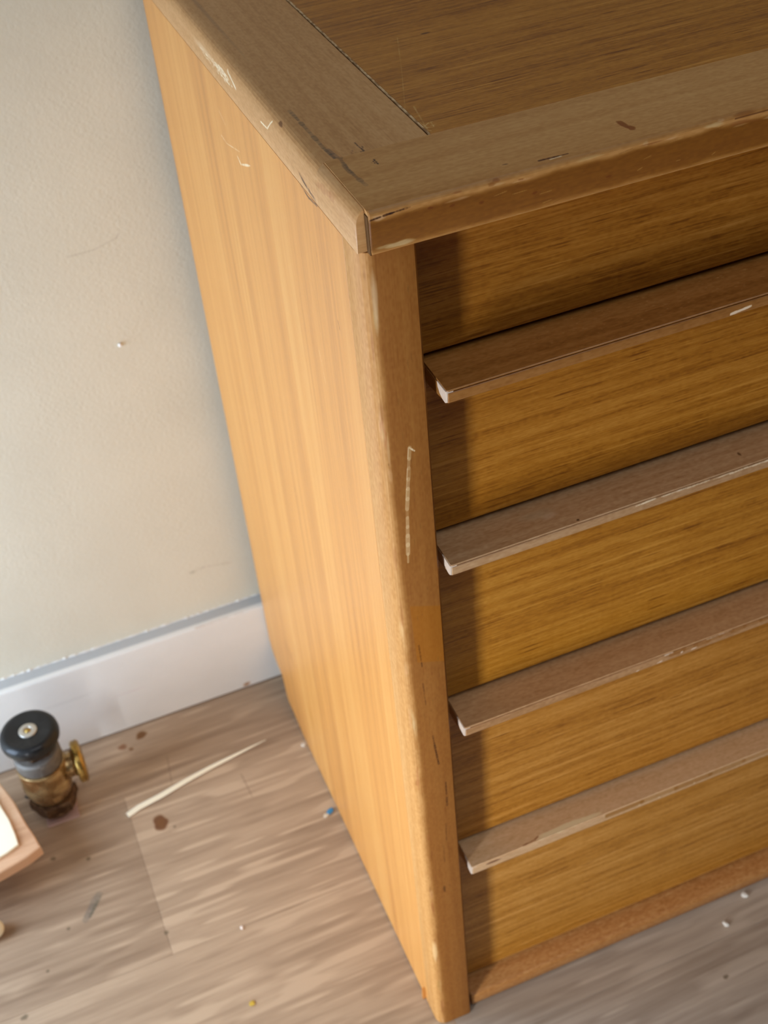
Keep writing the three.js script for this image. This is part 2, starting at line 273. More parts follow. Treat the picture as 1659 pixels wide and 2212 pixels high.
// ------------------------------------------------------------------ the chest of drawers
const OX = W / 2, OZ = -D / 2;
const dresser = group('chest_of_drawers', [OX, 0, OZ]);
tag(dresser, 'honey-coloured wooden chest of five drawers with scuffed edges, standing against the white wall', 'dresser');
const part = (name, geo, mat, parent = dresser) => mesh(name, geo, mat, parent, [OX, 0, OZ]);
const mirror = (g) => { const c = g.clone(); c.scale(-1, 1, 1); c.translate(W, 0, 0); fixWinding(c); c.computeVertexNormals(); return toCreasedNormals(c, 0.5); };
const LIP = 0.022, SIDE_TOP = H - RAIL;
{ // side panels: veneered board (its back foot cut away round the baseboard) and a solid rounded strip along the front
  const P = [[-LIP, 0.0015], [-LIP, SIDE_TOP], [-D, SIDE_TOP], [-D, 0.064], [-0.4235, 0.054], [-0.417, 0.0465], [-0.407, 0.0418], [-0.3935, 0.0388], [-0.3905, 0.03], [-0.3885, 0.012], [-0.385, 0.008], [-0.368, 0.006], [-0.345, 0.0015]];
  const shape = new THREE.Shape(P.map((p) => new THREE.Vector2(...p)));
  const e = new THREE.ExtrudeGeometry(shape, { depth: T - 0.0012, bevelEnabled: true, bevelThickness: 0.0006, bevelSize: 0.0004, bevelOffset: -0.0004, bevelSegments: 1 });
  e.rotateY(-Math.PI / 2); e.translate(T - 0.0006, 0, 0);                            // (z, y, depth) -> world
  const p = e.attributes.position, uv = e.attributes.uv;
  for (let i = 0; i < p.count; i++) uv.setXY(i, p.getY(i) / 0.76, (p.getZ(i) + 0.44) / 0.46);
  // the rotation maps shape x (= z) to +z
  const c = woodCanvas(2048, 1024, 0.76, 0.46, VENEER, 11), b = brush(c, 0.76, 0.46, 0, -0.44);
  b.line([[0.687, -0.2481], [0.6862, -0.2365], [0.6935, -0.2056]], 0.0007, CREAM, 0.75, 0.8, 1);
  b.line([[0.6872, -0.2136], [0.6844, -0.2079], [0.6931, -0.1855]], 0.0012, CREAM, 0.8, 0.9, 2);
  b.line([[0.705, -0.243], [0.7, -0.232]], 0.0006, CREAM, 0.6, 0.6, 3); b.line([[0.62, -0.09], [0.6, -0.085]], 0.0006, CREAM, 0.4, 0.6, 4);
  b.line([[0.7265, -0.083], [0.7245, -0.0715], [0.726, -0.0585]], 0.0014, DARK, 0.55, 0.9, 5);
  b.line([[0.665, -0.046], [0.66, -0.0445]], 0.0007, '#7a4a20', 0.5, 0.5, 6);
  for (let i = 0; i < 26; i++) { const r = rng(900 + i), z = -0.42 + r() * 0.39, y = r() * 0.7; b.line([[y, z], [y + 0.01 + r() * 0.06, z + (r() - 0.5) * 0.0012]], 0.0005, '#8a5524', 0.12 + 0.2 * r(), 0.6, i + 1); }
  b.blob(0.13, -0.335, 0.012, 0.02, '#a05c14', 0.16, 12, 0.7); b.blob(0.09, -0.29, 0.02, 0.006, '#a05c14', 0.12, 13, 0.7); b.blob(0.03, -0.02, 0.018, 0.0016, '#5a3410', 0.7, 14, 0.4);
  const mat = wood(texture(c), 0.42);
  const g = toCreasedNormals(e, 0.4);
  const panel = part('side_panel', g, mat);
  const F = [[T, -LIP], [T, -0.0012], [T - 0.0012, 0], ...arc(0.0078, -0.0078, 0.0078, 90, 180, 8), [0, -LIP]];   // in (x, z)
  const per = 0.021 + 0.021 + 0.0123 + 0.0145;
  // perimeter runs: inner face, front face, round corner, outer face
  const fc = woodCanvas(2048, 256, 0.76, 0.07, SOLID, 21), fb = brush(fc, 0.76, 0.07), vx = (x) => 0.0208 + 0.0017 + (T - 0.0012 - x);
  frontTint(fc, [0.76, 0.66, 0.48], (x, y) => { const v = y / 256 * 0.07, e = 0.002 * (fbm(x / 50, 5, 78) - 0.5); return 1 - smooth(vx(0.0085) + e, vx(0.0035) + e, v); });
  fb.line([[0.6028, vx(0.0198)], [0.606, vx(0.017)]], 0.0009, CREAM, 0.8, 0.6, 1); fb.line([[0.6057, vx(0.0172)], [0.5645, vx(0.0128)], [0.5251, vx(0.0105)]], 0.0022, '#e2c79c', 0.55, 0.9, 2);
  fb.line([[0.606, vx(0.0165)], [0.5645, vx(0.0118)]], 0.0007, CREAM, 0.6, 0.9, 12);
  fb.line([[0.4547, vx(0.0124)], [0.4356, vx(0.0133)]], 0.0012, DARK, 0.5, 0.9, 3); fb.line([[0.42, vx(0.0128)], [0.4, vx(0.0135)]], 0.0009, DARK, 0.35, 0.9, 4);
  fb.line([[0.3673, vx(0.0164)], [0.352, vx(0.0175)], [0.3371, vx(0.0189)]], 0.0013, DARK, 0.55, 0.9, 5); fb.line([[0.3149, vx(0.0228)], [0.2893, vx(0.0225)]], 0.0012, DARK, 0.45, 0.9, 6);
  fb.line([[0.27, vx(0.0205)], [0.25, vx(0.02)]], 0.001, DARK, 0.35, 0.9, 7); fb.blob(0.1923, vx(0.0152), 0.005, 0.0012, DARK, 0.5, 8); fb.line([[0.245, vx(0.0175)], [0.226, vx(0.0172)]], 0.0012, DARK, 0.3, 0.8, 9);
  { const ctx = fc.getContext('2d'); ctx.globalAlpha = 0.42; ctx.fillStyle = '#a8620a'; const xx = (y) => y / 0.76 * 2048, yy = (v) => 256 - v / 0.07 * 256; ctx.beginPath(); ctx.moveTo(xx(0.49), yy(vx(0.009))); ctx.lineTo(xx(0.482), yy(vx(0.0285))); ctx.lineTo(xx(0.4335), yy(vx(0.0285))); ctx.lineTo(xx(0.4405), yy(vx(0.0105))); ctx.fill(); ctx.globalAlpha = 1; }
  for (let i = 0; i < 40; i++) { const r = rng(500 + i), y = r() * 0.72; fb.blob(y, vx(0.002 + r() * 0.004), 0.004 + r() * 0.012, 0.0007 + r() * 0.001, r() > 0.45 ? '#e6c79a' : '#8d5526', 0.12 + r() * 0.22, i + 1, 0.5); }
  for (let i = 0; i < 60; i++) { const r = rng(700 + i); fb.blob(r() * 0.72, vx(0.004 + r() * 0.024), 0.001 + r() * 0.003, 0.0004, '#7d4a1c', 0.3, i + 1, 0.4); }
  fb.blob(0.112, vx(0.003), 0.019, 0.0022, '#f0cf9e', 0.5, 31, 0.5); fb.blob(0.7, vx(0.006), 0.02, 0.002, '#e8d3b8', 0.4, 32, 0.6);
  const strip1 = strip(F, 'y', 0.0008, SIDE_TOP - 0.0002, { Lu: 0.76, Lv: 0.07, ends: 0.00025 });
  const edge = part('edge_strip', strip1, wood(texture(fc), 0.55, { clearcoat: 0, specularIntensity: 0.4 }));
  tag(edge, 'rounded solid wood strip along the front edge, scratched and stained');
  part('side_panel', mirror(g), mat); part('edge_strip', mirror(strip1), edge.material);
  // torn splinter at the foot of the front edge
  const sp = strip([[-0.0295, 0.0], [-0.0275, 0.0], [-0.0262, 0.012], [-0.0272, 0.019]], 'x', -0.0028, -0.0002, { ends: 0.0006, Lu: 0.5, Lv: 0.125 }); sp.translate(0, 0.0005, 0);
  tag(part('splinter', sp, wood(texture(woodCanvas(256, 128, 0.1, 0.05, VENEER, 61)))), 'torn sliver of veneer at the foot of the side');
}
const WL = 0.0604, WF = 0.0545, PROUD = 0.0042;
{ // top: left strip with a big rounding, front rail standing slightly proud, veneered field between thin inlays
  const prof = (x1) => [[0, SIDE_TOP], [x1, SIDE_TOP], [x1, H], ...arc(0.0085, H - 0.0085, 0.0085, 90, 180, 8)].map((p) => p);
  const narrow = [[0, SIDE_TOP], [0.0051, SIDE_TOP], [0.0051, H - 0.0009], ...arc(0.0085, H - 0.0085, 0.0085, 117, 180, 6)];
  // perimeter starts at the outer bottom edge and runs: under side, inner side, top, rounding, outer side
  const p0 = WL + RAIL, Lv = 0.18, c = woodCanvas(2048, 512, 0.44, 0.18, { ...SOLID, dark: 0xb68249, mid: 0xcc9a62, light: 0xdcb07a }, 31), b = brush(c, 0.44, 0.18, -0.44, 0);
  const vt = (x) => p0 + (WL - x), vs = (y) => p0 + (WL - 0.0085) + 0.01335 + (H - 0.0085 - y);
  b.blob(-0.255, vs(0.7385), 0.03, 0.0028, '#f2d9b4', 0.35, 1, 0.6); b.specks(-0.232, vs(0.737), 0.034, 0.0032, 60, 0.0024, 0.0005, CREAM, 0.75, 2); b.specks(-0.218, vs(0.738), 0.014, 0.003, 40, 0.003, 0.0006, CREAM, 0.9, 3);
  b.line([[-0.205, vs(0.744)], [-0.1905, vs(0.7385)]], 0.0012, CREAM, 0.95, 0.6, 4); b.line([[-0.2, vs(0.7425)], [-0.191, vs(0.7385)]], 0.0016, CREAM, 0.8, 0.4, 5);
  b.line([[-0.1453, vs(0.7365)], [-0.1395, vs(0.7368)], [-0.1334, vs(0.7372)], [-0.1285, vs(0.741)], [-0.1235, vs(0.745)]], 0.0008, '#fff0cc', 0.95, 0.5, 6);
  b.blob(-0.113, vs(0.7478), 0.0035, 0.0014, '#6b4020', 0.7, 7);
  b.line([[-0.083, vs(0.733)], [-0.074, vs(0.7305)], [-0.06, vs(0.7285)]], 0.0014, DARK, 0.55, 0.9, 8); b.line([[-0.055, vs(0.74)], [-0.03, vs(0.743)]], 0.0035, '#a3622f', 0.4, 0.8, 9);
  b.line([[-0.12, vt(0.0098)], [-0.0993, vt(0.0102)], [-0.0684, vt(0.0104)], [-0.044, vt(0.0122)], [-0.0209, vt(0.0142)]], 0.0016, '#40362c', 0.34, 0.6, 10); b.line([[-0.066, vt(0.0112)], [-0.03, vt(0.014)]], 0.0024, '#40343a', 0.42, 0.7, 11);
  b.specks(-0.05, vt(0.0265), 0.013, 0.0022, 26, 0.0016, 0.0003, '#2e1710', 0.75, 12); b.line([[-0.066, vt(0.026)], [-0.06, vt(0.0262)], [-0.05, vt(0.0275)], [-0.042, vt(0.027)]], 0.0006, '#2e1710', 0.7, 1, 13);
  b.specks(-0.05, vt(0.021), 0.01, 0.002, 8, 0.001, 0.0003, '#2e1710', 0.5, 14);
  b.blob(-0.3, vt(0.011), 0.1, 0.002, '#8a6a48', 0.3, 15, 0.8);
  const o = { Lu: 0.44, Lv, u0: -0.44, ends: 0.0008 };
  const g = merge([strip(prof(WL - 0.0001), 'z', -D, -WF, { ...o, ends: 0 }), strip(narrow, 'z', -WF - 0.001, -0.0008, { ...o, v0: -0.1116 })]);
  const m = tag(part('top_edging', g, wood(texture(c), 0.5)), 'solid strip along the left edge of the top, worn and rounded');
  part('top_edging', mirror(g), m.material);
  // front rail: profile in (z, y)
  const rc = woodCanvas(2048, 512, 0.5, 0.125, SOLID, 41), rb = brush(rc, 0.5, 0.125);
  const R = [[-WF, SIDE_TOP], [PROUD - 0.0015, SIDE_TOP], [PROUD, SIDE_TOP + 0.0015], ...arc(PROUD - 0.0026, H - 0.0026, 0.0026, 0, 90, 4), [-WF, H]];
  const q0 = WF + PROUD - 0.0015 + 0.0021, vf = (y) => q0 + (y - SIDE_TOP - 0.0015), vq = (z) => q0 + (RAIL - 0.0041) + 0.0041 + (PROUD - 0.0026 - z);
  frontTint(rc, [0.68, 0.57, 0.26], (x, y) => { const v = y / 512 * 0.125, e = 0.0022 * fbm(x / 60, 3, 77); return smooth(vf(SIDE_TOP + 0.0004) - 0.001, vf(SIDE_TOP + 0.003) + e, v) * (1 - smooth(vf(H - 0.008) + e, vf(H - 0.0045) + e, v)); });
  rb.blob(0.1478, vq(-0.0145), 0.0022, 0.0055, '#8a4a12', 0.85, 1, 0.4); rb.blob(0.1493, vq(-0.009), 0.0024, 0.003, '#8a4a12', 0.8, 2, 0.4);
  rb.line([[0.095, vq(-0.001)], [0.11, vq(-0.0005)]], 0.0012, '#4a1f0a', 0.8, 0.9, 3); rb.line([[0.1, vq(0.0005)], [0.106, vq(0.0002)]], 0.0008, '#f3e2c0', 0.9, 0.5, 4);
  rb.blob(0.0795, vq(-0.006), 0.0022, 0.0007, '#70482a', 0.6, 5);
  rb.line([[0.0108, vq(-0.054)], [0.0116, vq(-0.046)], [0.0126, vq(-0.036)], [0.0142, vq(-0.0209)]], 0.0022, '#3a3030', 0.27, 0.7, 60); rb.line([[0.0122, vq(-0.05)], [0.0132, vq(-0.034)]], 0.0012, '#3a3030', 0.3, 0.9, 61);
  rb.specks(0.0265, vq(-0.046), 0.0024, 0.008, 26, 0.0004, 0.0011, '#2e1710', 0.75, 62); rb.line([[0.0268, vq(-0.053)], [0.0276, vq(-0.047)], [0.0272, vq(-0.041)]], 0.0006, '#2e1710', 0.7, 1, 63); rb.specks(0.0215, vq(-0.046), 0.002, 0.006, 8, 0.0004, 0.0009, '#2e1710', 0.5, 64);
  for (let i = 0; i < 34; i++) { const r = rng(1200 + i), x = 0.01 + r() * 0.44; rb.blob(x, vf(H - 0.004 + (r() - 0.5) * 0.006), 0.002 + r() * 0.007, 0.0004 + r() * 0.0012, r() > 0.5 ? '#d8b78c' : '#7d4316', 0.25 + r() * 0.3, i + 1, 0.5); }
  rb.line([[0.006, vf(H - 0.0045)], [0.016, vf(H - 0.0035)], [0.026, vf(H - 0.003)]], 0.0008, '#3a1a08', 0.8, 0.9, 6); rb.blob(0.0165, vf(H - 0.0036), 0.0022, 0.0006, '#2e1408', 0.85, 7);
  rb.blob(0.02, vf(SIDE_TOP + 0.003), 0.008, 0.0018, '#d9c496', 0.55, 8, 0.5); rb.blob(0.012, vf(SIDE_TOP + 0.0035), 0.005, 0.0012, '#d9c496', 0.4, 9, 0.5);
  for (const [x, y] of [[0.036, 0.7438], [0.047, 0.742], [0.062, 0.7395], [0.09, 0.737], [0.13, 0.735]]) rb.blob(x, vf(y), 0.0018, 0.0008, '#6b3208', 0.7, (x * 1e4) | 0, 0.4);
  for (let i = 0; i < 90; i++) { const r = rng(1500 + i), x = r() * 0.48, y = SIDE_TOP + 0.002 + r() * 0.017; rb.line([[x, vf(y)], [x + 0.002 + r() * 0.006, vf(y + 0.0012 * r())]], 0.0004, r() > 0.6 ? '#e0b878' : '#6b3a0c', 0.3, 0.5, i + 1); }
  rb.line([[0.2, vf(H - 0.0026)], [0.45, vf(H - 0.0022)]], 0.0008, '#4e220c', 0.6, 1, 77);
  const rail = part('front_rail', strip(R, 'x', 0.0052, W - 0.0052, { Lu: 0.5, Lv: 0.125, ends: 0.0007 }), wood(texture(rc), 0.5));
  tag(rail, 'solid front strip of the top with worn, chipped edges');
  part('rail_end', box(0.0047, 0.0053, SIDE_TOP + 0.0002, H - 0.0028, -0.0006, PROUD - 0.0006, 0.0001), new THREE.MeshStandardMaterial({ color: 0x5c3a06, roughness: 0.95 }));
  // field
  const tc = woodCanvas(2048, 2048, 0.5, 0.5, TOPFACE, 51), tb = brush(tc, 0.5, 0.5, 0, -0.5);
  tb.line([[0.0963, -0.1807], [0.08, -0.135], [0.0627, -0.089]], 0.0004, '#d8b27a', 0.6, 0.9, 1); tb.blob(0.1125, -0.178, 0.004, 0.0009, '#4a2406', 0.7, 2); tb.line([[0.068, -0.09], [0.064, -0.066]], 0.0008, '#d8b27a', 0.5, 1, 3);
  for (let i = 0; i < 10; i++) { const r = rng(60 + i); tb.line([[0.061 + r() * 0.008, -0.06 - r() * 0.01], [0.062 + r() * 0.008, -0.058 - r() * 0.014]], 0.0006, '#e2c08a', 0.5, 0.8, i + 3); }
  const uvT = (x, y, z, ax) => (ax === 1 ? [x / 0.5, (z + 0.5) / 0.5] : [x / 0.5, (z + y) / 0.5]);
  part('top_field', chamferBox(WL + 0.002, W - WL - 0.002, H - 0.02, H - 0.0004, -D + 0.05, -WF - 0.0008, 0.0005, uvT), wood(texture(tc), 0.42));
  const matInlay = wood(texture(woodCanvas(512, 64, 0.3, 0.02, { ...SOLID, dark: 0x8f6b45, mid: 0xd8b98e, light: 0xf0dcb8, lineGain: 1.2, fleck: 0.9 }, 71)), 0.6);
  const inlay = strip([[WL + 0.0001, H - 0.01], [WL + 0.0019, H - 0.01], [WL + 0.0018, H + 0.0002], [WL + 0.0005, H + 0.0002]], 'z', -D + 0.05, -WF - 0.0006, { Lu: 0.3, Lv: 0.02, ends: 0 });
  part('inlay', inlay, matInlay); part('inlay', mirror(inlay), matInlay);
  part('rear_rail', box(WL, W - WL, SIDE_TOP, H, -D, -D + 0.0497, 0.0005, uvT), rail.material);
}
const faceMap = texture(woodCanvas(2048, 2048, 0.5, 0.5, FACE, 81)), ZD = -0.0225;
const faceBump = texture(canvasOf(1024, 1024, (x, y) => { const n = 255 * (0.6 * noise(x / 40, y / 2.2, 5) + 0.4 * noise(x / 14, y / 1.3, 6)); return [n, n, n]; }), false);
const TINTS = [[0.72, 0.69, 0.7], [0.86, 0.83, 0.68], [0.97, 0.98, 0.8], [1.06, 1.1, 1.4], [1.15, 1.25, 1.9]];             // light fading upwards, put into the drawer colours: darker above, paler below
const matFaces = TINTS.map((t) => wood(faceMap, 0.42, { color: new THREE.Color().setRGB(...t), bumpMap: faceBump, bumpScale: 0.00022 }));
const matDark = new THREE.MeshStandardMaterial({ color: 0x4a2c14, roughness: 0.8 });
const HANDLES = [ // [y of the top, front z, left end x, height]
  [0.64126, 0.0084, 0.0370, 0.0089], [0.5162, 0.0052, 0.0345, 0.0090], [0.36765, 0.0038, 0.0376, 0.0092], [0.20598, 0.0008, 0.0377, 0.0100]];
const Y5 = 0.0172, GAP = 0.0038;
for (let i = 0; i < 5; i++) { // drawers: front board with box behind it; the lower four have a full-width lip for a handle
  const top = i ? HANDLES[i - 1][0] : SIDE_TOP + 0.004, bottom = (i < 4 ? HANDLES[i][0] : Y5) + GAP, x0 = T + 0.0016 + (i % 2) * 0.0006, x1 = W - T - 0.002, dz = [-0.0003, 0.0002, 0, 0.0003, 0.0006][i];
  const off = [0.03, 0.0, 0.11, 0.02, 0.19][i], uvD = (x, y, z, ax) => (ax === 1 ? [x / 0.5, z / 0.5 + off] : [(x + i * 0.07) / 0.5, (y + off) / 0.5]);
  const g = merge([chamferBox(x0, x1, bottom, top - 0.0004, ZD - 0.018, ZD + dz, 0.0007, uvD), chamferBox(x0 + 0.012, x1 - 0.012, bottom + 0.004, top - 0.03, -D + 0.03, ZD - 0.0175, 0.001, uvD)]);
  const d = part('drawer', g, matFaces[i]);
  if (!i) { tag(d, 'topmost drawer front, without a lip handle'); continue; }
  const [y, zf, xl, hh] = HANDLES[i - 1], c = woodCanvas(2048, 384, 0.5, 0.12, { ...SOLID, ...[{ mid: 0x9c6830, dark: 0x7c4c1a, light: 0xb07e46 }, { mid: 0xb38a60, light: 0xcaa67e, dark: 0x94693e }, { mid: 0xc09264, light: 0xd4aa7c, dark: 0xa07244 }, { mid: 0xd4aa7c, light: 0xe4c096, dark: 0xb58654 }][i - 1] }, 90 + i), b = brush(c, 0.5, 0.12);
  // the top veneer slab and the body under it, a hairline open joint between them
  const slab = 0.0012, back = ZD - 0.012;
  const body = [[back, y - hh - 0.004], [ZD + 0.006, y - hh - 0.003], [zf - 0.003, y - hh], ...arc(zf - 0.0022, y - hh + 0.0022, 0.0022, -80, 0, 4), [zf, y - slab - 0.0008], [zf - 0.0004, y - slab - 0.00045], [back, y - slab - 0.00045]];
  const lid = [[back, y - slab], [zf - 0.0006, y - slab], [zf - 0.0001, y - slab + 0.0004], [zf - 0.0001, y - 0.0004], [zf - 0.0005, y], [back, y]];
  const P = (prof, k) => { let s = 0; for (let j = 0; j < k; j++) s += Math.hypot(prof[j + 1][0] - prof[j][0], prof[j + 1][1] - prof[j][1]); return s; };
  const bodyTop = P(body, 8), vBody = (yy) => bodyTop - (y - slab - 0.0008 - yy), lidTop = P(lid, 4), vLid = (z) => 0.05 + lidTop + (zf - 0.0005 - z);
  if (i === 1) { b.line([[0.207, vBody(y - 0.0066)], [0.213, vBody(y - 0.006)], [0.2195, vBody(y - 0.0052)]], 0.0016, '#f3dcc0', 0.95, 0.4, 1); b.specks(0.18, vLid(-0.01), 0.1, 0.01, 90, 0.0012, 0.0004, '#caa06c', 0.4, 2); }
  if (i === 2) { for (let k = 0; k < 22; k++) { const r = rng(40 + k), x = 0.15 + r() * 0.16; b.line([[x, vBody(y - 0.0021 - r() * 0.0006)], [x + 0.004 + r() * 0.012, vBody(y - 0.0019)]], 0.0006 + r() * 0.0006, '#f0d9b8', 0.8, 0.7, k + 1); } b.blob(0.098, vLid(-0.012), 0.016, 0.0045, '#b49c80', 0.4, 3, 0.8); b.blob(0.105, vLid(-0.008), 0.007, 0.0035, '#cbb79c', 0.35, 4, 0.7); b.blob(0.118, vLid(0.003), 0.0012, 0.0008, '#3a1c08', 0.8, 5); b.blob(0.235, vLid(-0.006), 0.0012, 0.002, '#4a2a10', 0.6, 5); }
  if (i === 3) { b.line([[0.192, vBody(y - 0.003)], [0.25, vBody(y - 0.0025)], [0.33, vBody(y - 0.0025)]], 0.004, '#8a4c08', 0.4, 0.6, 1); for (const [x, dy, l] of [[0.181, 0.0068, 0.004], [0.187, 0.0019, 0.006], [0.2, 0.005, 0.001], [0.208, 0.0058, 0.004], [0.22, 0.0016, 0.02], [0.165, 0.0075, 0.002]]) b.line([[x, vBody(y - dy)], [x + l, vBody(y - dy + 0.0006)]], 0.0011, '#f3dcc4', 0.85, 0.7, (x * 1e4) | 0); }
  if (i === 4) { b.line([[0.15, vBody(y - 0.003)], [0.33, vBody(y - 0.003)]], 0.004, '#8f5208', 0.5, 0.5, 1); b.blob(0.055, vBody(y - 0.003), 0.008, 0.0011, '#5a2c14', 0.7, 2); for (const x of [0.178, 0.195, 0.226]) b.blob(x, vBody(y - 0.006), 0.0012, 0.0014, '#ead0a8', 0.7, (x * 1e4) | 0); }
  if (i === 4) for (let k = 0; k < 16; k++) { const r = rng(2000 + k), t = k / 15; b.blob(0.095 + t * 0.046, vLid(zf - 0.0024 + (r() - 0.5) * 0.002), 0.005 + r() * 0.004, 0.0014 + 0.0016 * Math.sin(t * 3), '#eed8a6', 0.62, k + 1, 0.4); }
  if (i === 4) b.line([[0.08, vLid(zf - 0.0012)], [0.09, vLid(zf - 0.0022)], [0.094, vLid(zf - 0.004)]], 0.0009, '#8a4a22', 0.6, 0.6, 31);
  const o = { Lu: 0.5, Lv: 0.12, ends: 0.0009 };
  const h = part('lip_handle', merge([strip(body, 'x', xl, W - xl, o), strip(lid, 'x', xl + 0.0002, W - xl, { ...o, v0: -0.05 })]), wood(texture(c), 0.44), d);
  tag(h, ['lip handle with a pale chip on its front', 'greyish lip handle with a cracked, chipped front edge', 'lip handle with small pale chips', 'lip handle with a pale patch of bare wood'][i - 1]);
  // pale raw end grain; back left wood-coloured to imitate the side panel's shadow
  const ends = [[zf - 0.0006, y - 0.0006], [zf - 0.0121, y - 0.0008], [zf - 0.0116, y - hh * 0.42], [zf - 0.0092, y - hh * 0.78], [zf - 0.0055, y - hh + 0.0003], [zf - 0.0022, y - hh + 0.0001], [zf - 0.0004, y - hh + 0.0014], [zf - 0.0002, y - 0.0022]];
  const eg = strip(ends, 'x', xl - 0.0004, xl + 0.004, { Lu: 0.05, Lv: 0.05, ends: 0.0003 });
  tag(mesh('end_grain', eg, endMat(), d, [OX, 0, OZ]), 'pale raw end of the lip handle, cut back to imitate the panel shadow');
}
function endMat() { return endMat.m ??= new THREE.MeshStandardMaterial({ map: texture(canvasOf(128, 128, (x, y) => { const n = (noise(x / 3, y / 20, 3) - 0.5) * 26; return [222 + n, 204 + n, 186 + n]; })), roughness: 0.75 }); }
{ // bottom rail and carcass
  const zf = -0.0042, R = [[-0.06, 0.001], [zf - 0.002, 0.001], ...arc(zf - 0.004, 0.0055, 0.004, -70, 0, 4), ...arc(zf - 0.003, Y5 - 0.003, 0.003, 0, 90, 4), [-0.06, Y5]];
  const c = woodCanvas(2048, 512, 0.5, 0.16, { ...SOLID, mid: 0xb97d42, dark: 0x9a5f28, light: 0xcd985c, fleck: 0.5 }, 111), b = brush(c, 0.5, 0.16);
  for (let i = 0; i < 60; i++) { const r = rng(3000 + i); b.blob(r() * 0.4, 0.07 + r() * 0.035, 0.001 + r() * 0.003, 0.0006 + r() * 0.001, '#dcae74', 0.3, i + 1, 0.5); }
  tag(part('bottom_rail', strip(R, 'x', T + 0.003, W - T - 0.003, { Lu: 0.5, Lv: 0.16, ends: 0.0008 }), wood(texture(c), 0.5)), 'low wooden rail under the bottom drawer');
  part('back_panel', box(T, W - T, 0.07, SIDE_TOP, -D + 0.004, -D + 0.01, 0.0005), matDark);
  part('bottom_board', box(T, W - T, 0.001, 0.0125, -0.38, -0.061, 0.0005), matDark);
}

